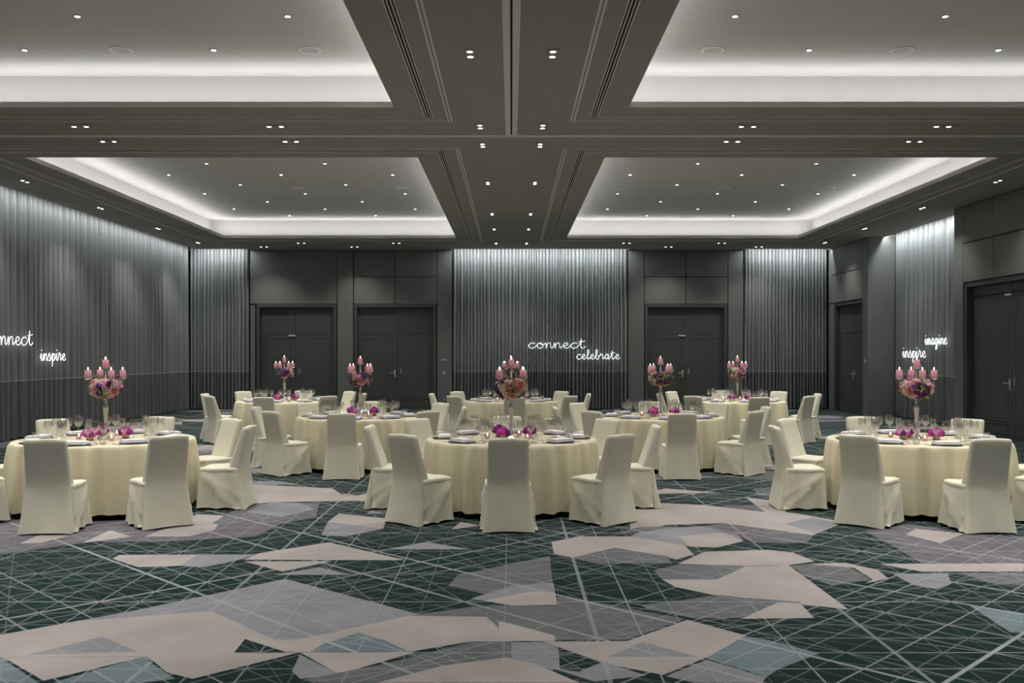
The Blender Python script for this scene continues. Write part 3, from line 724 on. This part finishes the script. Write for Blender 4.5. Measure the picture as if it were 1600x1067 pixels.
neon('celebrate', 1.32, 0.15, (1.97, 28.85, 1.534), 0, 'white neon script word celebrate on the end-wall curtain')
neon('connect', 1.75, 0.165, (-9.71, 17.55, 1.866), pi / 2, 'white neon script word connect on the side curtain')
neon('inspire', 1.12, 0.15, (-9.71, 19.6, 1.55), pi / 2, 'white neon script word inspire on the side curtain')
neon('inspire', 1.4, 0.165, (10.26, 24.95, 1.60), -pi / 2, 'white neon script word inspire on the recessed curtain')
neon('imagine', 1.2, 0.15, (10.26, 23.6, 1.92), -pi / 2, 'white neon script word imagine on the recessed curtain')

# ---------------------------------------------------------------- furniture prototypes (meshes)
def rring(w, y0, y1, z, r, n=6, wob=None):
    """rounded rectangle ring, width w centred on x"""
    x0, x1 = -w / 2, w / 2; r = min(r, (x1 - x0) / 2 - 1e-4, (y1 - y0) / 2 - 1e-4); pts = []
    for (cx, cy, a0) in ((x1 - r, y0 + r, -pi / 2), (x1 - r, y1 - r, 0), (x0 + r, y1 - r, pi / 2), (x0 + r, y0 + r, pi)):
        for i in range(n + 1):
            a = a0 + pi / 2 * i / n; pts.append((cx + r * cos(a), cy + r * sin(a)))
    # subdivide the long sides
    out = []
    for i in range(len(pts)):
        p, q = pts[i], pts[(i + 1) % len(pts)]
        out.append(p); dd = sqrt((q[0] - p[0]) ** 2 + (q[1] - p[1]) ** 2)
        if i % (n + 1) == n:
            for k in range(1, 8): out.append((p[0] + (q[0] - p[0]) * k / 8, p[1] + (q[1] - p[1]) * k / 8))
    if wob: out = [wob(i, p[0], p[1]) for i, p in enumerate(out)]
    return [(p[0], p[1], p[2] if len(p) > 2 else z) for p in out]
def make_chair_meshes(seed):
    rr = random.Random(seed)
    ph = [rr.uniform(0, 6.28) for _ in range(6)]
    lv = [(0.006, .500, -.285, -.20), (0.10, .478, -.268, -.19), (0.22, .450, -.245, -.17), (0.34, .424, -.226, -.14), (0.42, .412, -.216, -.085), (0.455, .408, -.215, -.085),
          (0.50, .405, -.219, -.10), (0.60, .400, -.236, -.134), (0.72, .394, -.262, -.176), (0.80, .390, -.281, -.202), (0.855, .387, -.294, -.219), (0.88, .376, -.296, -.228), (0.892, .352, -.290, -.240), (0.896, .30, -.280, -.255)]
    rings = []
    for (z, w, a, b) in lv:
        def wob(i, x, y, z=z):
            f = max(0, 1 - z / 0.4)
            zz = z + (0.012 * (1 - min(1, abs(x) / 0.24) ** 2) if z < 0.02 else 0)
            zz -= 0.012 * (1 - (x / 0.2) ** 2) * (0 if z < 0.86 else 0.0)
            zz += 0.003 * sin(x * 22 + ph[0]) * (1 if z > 0.8 else 0)
            return (x + 0.004 * sin(z * 30 + ph[1]) * f, y + (0.006 * sin(x * 14 + z * 9 + ph[2]) * f), zz)
        rings.append(rring(w, a, b, z, 0.03 if z < 0.86 else 0.022, 4, wob))
    back = MB().loft(rings, True, True).mesh('backrest_cover', 'chair_cloth', 60)
    # skirt
    lv = []
    for q in range(15):
        z = 0.006 + 0.419 * q / 14; f = 1 - q / 14
        lv.append((z, .440 + .065 * f - (.006 if q > 12 else 0), -.205 - .010 * f, .238 + .026 * f - (.004 if q > 12 else 0)))
    rings = []
    for (z, w, a, b) in lv:
        def wob(i, x, y, z=z, w=w):
            f = (1 - z / 0.43) ** 0.8
            an = math.atan2(y - 0.02, x)
            k = 0.014 * sin(an * 9 + ph[3]) * f + 0.010 * sin(an * 17 + ph[4] + z * 6) * f
            dz = 0.43 - z
            for (sl, y0, am) in ((0.95, 0.23, .024), (0.45, 0.15, .013), (1.6, 0.25, .014)):
                k += am * math.exp(-((y - (y0 - sl * dz)) / 0.028) ** 2) * min(1, dz * 8) * (1 if abs(x) > w * 0.36 else 0)
            r_ = sqrt(x * x + y * y) + 1e-6
            zz = z + ((0.018 * abs(sin(an * 4 + ph[5])) + 0.004) if z < 0.02 else 0)
            return (x + x / r_ * k, y + y / r_ * k, zz)
        rings.append(rring(w, a, b, z, 0.05, 5, wob))
    skirt = MB().loft(rings, False, False).mesh('skirt', 'chair_cloth', 60)
    lv = [(0.415, .444, -.2, .240, .05), (0.432, .446, -.2, .240, .05), (0.446, .436, -.198, .232, .05), (0.453, .40, -.19, .212, .05), (0.456, .30, -.16, .16, .04)]
    rings = []
    for (z, w, a, b, r_) in lv:
        def wob(i, x, y, z=z): return (x, y, z + 0.003 * sin(x * 25 + y * 18 + ph[2]))
        rings.append(rring(w, a, b, z, r_, 5, wob))
    seat = MB().loft(rings, True, True).mesh('seat_cover', 'chair_cloth', 60)
    return back, skirt, seat
CHAIRS = [make_chair_meshes(s) for s in (1, 2, 3, 4)]

def make_cloth(seed):
    rr = random.Random(seed); n = 240
    fr = [(rr.choice([19, 21]), rr.uniform(0, 6.28), 0.5), (rr.choice([31, 34]), rr.uniform(0, 6.28), 0.5), (rr.choice([7, 9]), rr.uniform(0, 6.28), 0.25), (rr.choice([47, 43]), rr.uniform(0, 6.28), 0.22)]
    def fold(a): return sum(w * sin(k * a + p + 0.7 * sin(3 * a + p)) for k, p, w in fr)
    prof = [(0.0, .752, 0), (.5, .752, 0), (.90, .752, 0), (.925, .751, 0), (.938, .746, .03), (.945, .735, .14), (.951, .70, .28), (.957, .62, .48), (.962, .50, .66), (.966, .36, .82), (.970, .20, .93), (.972, .060, 1.0)]
    vs = [(0, 0, .752)]; fs = []
    for (r, z, k) in prof[1:]:
        for i in range(n):
            a = 2 * pi * i / n; q = r + (0.040 * fold(a) + 0.004) * k
            vs.append((q * cos(a), q * sin(a), z + (0.006 * fold(a + 1) if k == 1.0 else 0)))
    for i in range(n): fs.append((0, 1 + i, 1 + (i + 1) % n))
    for j in range(len(prof) - 2):
        for i in range(n):
            i2 = (i + 1) % n; fs.append((1 + j * n + i, 1 + (j + 1) * n + i, 1 + (j + 1) * n + i2, 1 + j * n + i2))
    return MB().add(vs, fs).mesh('tablecloth', 'table_cloth', 75)
CLOTHS = [make_cloth(s) for s in (11, 12, 13)]
TOP = MB().lathe([(0.0, .72), (.925, .72), (.925, .748), (0.0, .748)], 48).mesh('tabletop', 'table_wood', True)
LEG = MB().bbox(-.03, .03, -.20, .20, 0.0, .72, .008).mesh('leg', 'table_wood')
RIMB = MB().lathe([(.60, .64), (.60, .72), (.57, .72), (.57, .64), (.60, .64)], 32, closed=True).mesh('apron', 'table_wood', True)

PLATE = MB().lathe([(0, .001), (.09, .001), (.148, .0075), (.152, .009), (.146, .0098), (.09, .0065), (0, .0065)], 28).mesh('plate', 'plate', True)
def napkin_mesh():
    mb = MB()
    for (z0, z1, sx_, sy_, ox) in ((0.010, 0.021, .135, .078, 0), (0.021, 0.032, .131, .073, .004), (0.032, 0.043, .124, .068, -.003)):
        mb.bbox(-sx_ + ox, sx_ + ox, -sy_, sy_, z0, z1, 0.004)
    return mb.mesh('napkin', 'napkin', True)
NAP = napkin_mesh()
def stem_glass(h, r, bowl):
    z0 = h - bowl
    prof = [(0.0, .003), (.034, .001), (.036, .003), (.010, .007), (.0045, .015), (.004, z0 - .012), (.010, z0), (r * .72, z0 + bowl * .18), (r * .97, z0 + bowl * .42), (r, z0 + bowl * .55), (r * .86, h), (r * .83, h - .001), (r * .95, z0 + bowl * .55), (r * .9, z0 + bowl * .4), (r * .66, z0 + bowl * .2), (.0, z0 + .006)]
    return MB().lathe(prof, 16).mesh('wine_glass', 'clear_glass', True)
GL_BIG, GL_MID, GL_SML = stem_glass(.235, .046, .125), stem_glass(.215, .040, .11), stem_glass(.20, .033, .115)
TUMB = MB().lathe([(0, .001), (.030, .001), (.032, .004), (.038, .095), (.036, .095), (.030, .010), (0, .009)], 16).mesh('tumbler', 'clear_glass', True)
KNIFE = MB().bbox(-.008, .008, -.11, .0, 0.0, .006, .0025).bbox(-.009, .007, .0, .115, 0.001, .004, .001).mesh('knife', 'silver')
fk = MB().bbox(-.006, .006, -.11, .03, 0.0, .005, .002).bbox(-.012, .012, .03, .055, .001, .005, .002)
for q in (-.0095, -.003, .0035, .010): fk.box(q - .0018, q + .0018, .055, .095, .002, .005)
FORK = fk.mesh('fork', 'silver')

# candelabrum
STEM = MB().lathe([(0.0, .0), (.085, .0), (.09, .008), (.06, .022), (.03, .03), (.018, .045), (.014, .06), (.012, .10), (.015, .18), (.022, .26), (.030, .32), (.033, .345), (.026, .352), (.030, .358), (.018, .37), (.014, .395), (.022, .41), (.016, .425), (.022, .445), (.03, .455), (.012, .47), (.010, .76), (0, .77)], 20).mesh('stem', 'silver', True)
CUP = MB().lathe([(0.0, .0), (.014, .002), (.018, .008), (.038, .012), (.043, .016), (.038, .020), (.0, .018)], 14).mesh('drip_cup', 'silver', True)
def prong_mesh():
    mb = MB()
    for k in range(6):
        a = 2 * pi * k / 6
        mb.tube([(.038 * cos(a), .038 * sin(a), .014), (.044 * cos(a), .044 * sin(a), .04), (.052 * cos(a), .052 * sin(a), .062)], [.004, .003, .002], 5)
    return mb.mesh('crown', 'silver', True)
CROWN = prong_mesh()
ARM = MB().tube([(0.01, 0, .50), (.06, 0, .47), (.13, 0, .49), (.175, 0, .56), (.185, 0, .635), (.185, 0, .655)], .006, 6).mesh('arm', 'silver', True)
WAX = MB().lathe([(0, 0), (.032, 0), (.033, .004), (.033, .084), (.030, .088), (.012, .085), (0, .084)], 16).mesh('wax', 'candle_wax', True)
WICK = MB().tube([(0, 0, .083), (.001, 0, .096)], .0014, 5).mesh('wick', 'wick')
FLAME = MB().lathe([(0, .090), (.0055, .096), (.007, .103), (.004, .114), (0, .124)], 10).mesh('flame', 'flame', True)
def candle_at(x, y, z, label, group):
    t = thing('candle', label, 'candle', (x, y, z), 0, group)
    obj('wax', WAX, t); obj('wick', WICK, t); obj('flame', FLAME, t)
# flowers
def rose_mesh(m, seed):
    rr = random.Random(seed); mb = MB()
    mb.lathe([(0, -.02), (.012, -.018), (.018, 0), (.014, .014), (0, .018)], 8)
    for (n, r0, r1, z0, z1, ph) in ((4, .012, .020, -.012, .020, 0), (5, .016, .032, -.016, .014, .5), (6, .02, .044, -.02, .004, .2)):
        for k in range(n):
            a = 2 * pi * (k + ph) / n + rr.uniform(-.1, .1); w = pi / n * 1.25
            rows = []
            for (tt, zz) in ((0, z0), (.5, (z0 + z1) / 2 - .004), (.85, z1), (1, z1 - .003)):
                r = r0 + (r1 - r0) * tt; ww = w * (0.5 + 0.5 * sin(pi * min(1, tt * .8 + .1)))
                rows.append([(r * cos(a + ww * q), r * sin(a + ww * q), zz + .004 * (1 - q * q)) for q in (-1, -.33, .33, 1)])
            vs = [p for row in rows for p in row]
            fs = [(j * 4 + i, j * 4 + i + 1, (j + 1) * 4 + i + 1, (j + 1) * 4 + i) for j in range(3) for i in range(3)]
            mb.add(vs, fs)
    return mb.mesh('rose', m, 70)
def ruffle_mesh(m, seed, r=.04):
    bm = bmesh.new(); bmesh.ops.create_icosphere(bm, subdivisions=3, radius=r); rr = random.Random(seed)
    for v in bm.verts: v.co *= rr.uniform(.78, 1.12)
    for v in bm.verts: v.co.z *= .85
    me = bpy.data.meshes.new('blossom'); bm.to_mesh(me); bm.free(); me.materials.append(MATS[m]); return me
def sprig_mesh(seed):
    rr = random.Random(seed); mb = MB()
    for k in range(9):
        a = rr.uniform(0, 6.28); l = rr.uniform(.03, .06); w = .012; e = rr.uniform(.0, .9)
        d = Vector((cos(a) * cos(e), sin(a) * cos(e), sin(e))); s_ = d.cross(Vector((0, 0, 1))).normalized() * w
        b = d * .01; mdl = d * l * .55; tip = d * l
        mb.add([b, mdl + s_ + Vector((0, 0, .004)), tip, mdl - s_ + Vector((0, 0, .004)), mdl], [(0, 4, 1), (1, 4, 2), (2, 4, 3), (3, 4, 0)])
    return mb.mesh('leaf_sprig', 'leaf')
ROSES = [rose_mesh('rose_pink', 1), rose_mesh('rose_cream', 2), rose_mesh('rose_coral', 3)]
RUFF = [ruffle_mesh('plum', 4), ruffle_mesh('violet', 5)]
CARN = [ruffle_mesh('magenta', 6, .042), ruffle_mesh('purple', 7, .042), ruffle_mesh('violet', 8, .042)]
SPR = [sprig_mesh(1), sprig_mesh(2)]
CORE = MB().lathe([(0, -.09), (.08, -.075), (.13, -.03), (.14, .02), (.10, .07), (0, .09)], 14).mesh('foam_core', 'foam', True)
VASE = MB().lathe([(0, 0), (.032, 0), (.036, .004), (.042, .055), (.040, .056), (.034, .006), (0, .006)], 16).mesh('vase', 'vase_gold', True)
VOT = MB().lathe([(0, 0), (.026, 0), (.031, .006), (.033, .05), (.031, .05), (.027, .008), (0, .007)], 16).mesh('cup', 'pink_glass', True)
VOTW = MB().lathe([(0, .008), (.026, .008), (.028, .030), (0, .030)], 14).mesh('wax', 'candle_wax', True)
VOTF = MB().lathe([(0, .031), (.005, .037), (.007, .044), (.004, .056), (0, .066)], 10).mesh('flame', 'flame', True)

TABLES = [  # x, y, short name used in labels, candelabrum turn
    (-4.48, 10.50, 'side-curtain table', 41),
    (0.0, 10.60, 'open-carpet table', 47),
    (4.475, 10.50, 'side-door table', -5),
    (-2.28, 14.35, 'second-row curtain-side table', 44),
    (2.25, 14.35, 'second-row panel-side table', 26),
    (-4.57, 19.14, 'last-row curtain-side table', 41),
    (-0.01, 19.14, 'last-row neon-word table', 40),
    (4.55, 19.14, 'last-row panel-side table', 15),
]
SIDES = ['open-carpet', 'carpet/panelled corner', 'panelled-wall', 'end/panelled corner', 'end-wall', 'end/curtain corner', 'curtain-wall', 'carpet/curtain corner']
JIT = {(0, 0): (4, .03), (0, 1): (-2, .12), (0, 2): (2, 0), (2, 0): (1, -.02), (2, 7): (3, .02), (1, 1): (-2, .02), (1, 7): (2, .02)}
def polar(tx, ty, r, a, off=0.0):
    """a = 0 toward the open carpet (-y), growing toward +x; off = sideways shift"""
    return tx + r * sin(a) + off * cos(a), ty - r * cos(a) + off * sin(a)
for ti, (tx, ty, tn, turn) in enumerate(TABLES):
    rr = random.Random(100 + ti)
    tb = thing('banquet_table', 'round wooden table under the cloth of the ' + tn, 'table', (tx, ty, 0), 0, 'round banquet tables')
    obj('tabletop', TOP, tb); obj('apron', RIMB, tb)
    for k in range(4):
        a = pi / 4 + k * pi / 2; obj('leg', LEG, tb, (.62 * cos(a), .62 * sin(a), 0), (0, 0, a))
    cl = tag(obj('tablecloth', CLOTHS[ti % 3], None, (tx, ty, 0), (0, 0, rr.uniform(0, 6.28))), 'cream floor-length cloth draped over the ' + tn, 'tablecloth', 'cream round tablecloths')
    zt = 0.7525
    for k in range(8):
        sd = SIDES[k]; j = JIT.get((ti, k), (rr.uniform(-2.5, 2.5), rr.uniform(-.03, .04)))
        a = radians(45 * k + j[0]); x, y = polar(tx, ty, 1.32 + j[1], a)
        ch = thing('banquet_chair', 'cream covered chair, %s seat of the %s' % (sd, tn), 'chair', (x, y, 0), a + radians(rr.uniform(-4, 4)), 'covered chairs round the tables')
        b_, s_, q_ = CHAIRS[(ti * 3 + k) % 4]
        obj('backrest_cover', b_, ch); obj('skirt', s_, ch); obj('seat_cover', q_, ch)
        # place setting
        a = radians(45 * k); g = 'settings on the ' + tn
        x, y = polar(tx, ty, .735, a); rz = a + radians(rr.uniform(-5, 5))
        tag(obj('plate', PLATE, None, (x, y, zt), (0, 0, rz)), 'dark plate at the %s seat of the %s' % (sd, tn), 'plate', 'plates')
        tag(obj('napkin', NAP, None, (x, y, zt), (0, 0, rz + radians(rr.uniform(-12, 12)))), 'folded white napkin at the %s seat of the %s' % (sd, tn), 'napkin', 'napkins')
        for (me_, nm, off, rad, lab, cat) in ((GL_BIG, 'wine_glass', .10, .50, 'large wine glass', 'glass'), (GL_MID, 'wine_glass', .205, .535, 'medium wine glass', 'glass'),
                                             (GL_SML, 'wine_glass', .005, .465, 'slim wine glass', 'glass'), (TUMB, 'tumbler', .25, .64, 'short water tumbler', 'glass')):
            x, y = polar(tx, ty, rad + rr.uniform(-.006, .006), a, off + rr.uniform(-.005, .005))
            tag(obj(nm, me_, None, (x, y, zt)), '%s at the %s seat of the %s' % (lab, sd, tn), cat, 'glasses on the tables')
        if ti < 5:
            x, y = polar(tx, ty, .74, a, .19); tag(obj('knife', KNIFE, None, (x, y, zt), (0, 0, a)), 'silver knife at the %s seat of the %s' % (sd, tn), 'knife', 'cutlery')
            x, y = polar(tx, ty, .74, a, -.19); tag(obj('fork', FORK, None, (x, y, zt), (0, 0, a)), 'silver fork at the %s seat of the %s' % (sd, tn), 'fork', 'cutlery')
    # centrepiece
    th = radians(turn)
    cd = thing('candelabrum', 'tall silver candle stand on the ' + tn, 'candle holder', (tx, ty, zt), th, 'silver candle stands')
    obj('stem', STEM, cd); obj('drip_cup', CUP, cd, (0, 0, .765)); obj('crown', CROWN, cd, (0, 0, .765))
    candle_at(tx, ty, zt + .7865, 'pink candle at the top of the stand on the ' + tn, 'pink candles')
    for k in range(4):
        ar = obj('arm', ARM, cd, None, (0, 0, k * pi / 2)); obj('drip_cup', CUP, ar, (.185, 0, .65)); obj('crown', CROWN, ar, (.185, 0, .65))
        candle_at(tx + .185 * cos(th + k * pi / 2), ty + .185 * sin(th + k * pi / 2), zt + .6715, 'lower-ring pink candle of the stand on the ' + tn, 'pink candles')
    fb = thing('flower_ball', 'dense pink, plum and cream flower ball on the ' + tn, 'flowers', (tx, ty, zt + .575), rr.uniform(0, 6.28), 'flower balls')
    obj('foam_core', CORE, fb)
    nb = 84
    for k in range(nb):
        zz = 1 - 2 * (k + .5) / nb; zz = zz * .98
        a = k * 2.39996; q = sqrt(1 - zz * zz); d = Vector((q * cos(a), q * sin(a), zz))
        p = Vector((d.x * .165, d.y * .165, d.z * .115))
        if d.z > .55 and q < .5: continue
        if d.z > 0: p.z *= .72
        # colour comes in drifts over the ball
        drift = sin(2.2 * a * 0 + 3 * d.x + 2 * d.y + ti) + .8 * sin(4 * d.y - 3 * d.z + ti * 2) + rr.uniform(-.9, .9)
        if rr.random() < (.2 if d.z < .1 else .05): me_, nm, sc_ = rr.choice(SPR), 'leaf_sprig', rr.uniform(1.0, 1.5)
        elif drift > .3: me_, nm, sc_ = rr.choice(RUFF), 'purple_blossom', rr.uniform(.6, .9)
        elif drift > -.35: me_, nm, sc_ = ROSES[0], 'pink_rose', rr.uniform(.65, 1.0)
        else: me_, nm, sc_ = rr.choice([ROSES[1], ROSES[1], ROSES[2]]), 'cream_rose', rr.uniform(.65, 1.05)
        o = obj(nm, me_, fb, p, d.to_track_quat('Z', 'Y').to_euler(), (sc_,) * 3)
    for k in range(3):
        a = radians(turn + [-35, 90, 205][k] + rr.uniform(-6, 6)); x, y = tx + .21 * cos(a), ty + .21 * sin(a)
        t = thing('low_vase', 'low gold vase of purple carnations on the ' + tn, 'vase', (x, y, zt), rr.uniform(0, 6.28), 'purple posies on the ' + tn)
        obj('vase', VASE, t)
        for q in range(7):
            b_ = 2 * pi * q / 6; pr = 0 if q == 6 else .046
            obj('carnation', CARN[[0, 1, 0, 2, 0, 1, 0][q] if ti % 2 == 0 else [0, 2, 1, 0, 2, 0, 1][q]], t, (pr * cos(b_), pr * sin(b_), .080 if q < 6 else .104), (rr.uniform(0, 3), rr.uniform(0, 3), 0))
    for k in range(4):
        a = radians(turn + [27, 147, 265, 56][k] + rr.uniform(-5, 5)); rd = (.28, .28, .28, .36)[k]; x, y = tx + rd * cos(a), ty + rd * sin(a)
        t = thing('votive_candle', 'small lit votive in pink glass on the ' + tn, 'candle', (x, y, zt), 0, 'votives on the ' + tn)
        obj('cup', VOT, t); obj('wax', VOTW, t); obj('flame', VOTF, t)
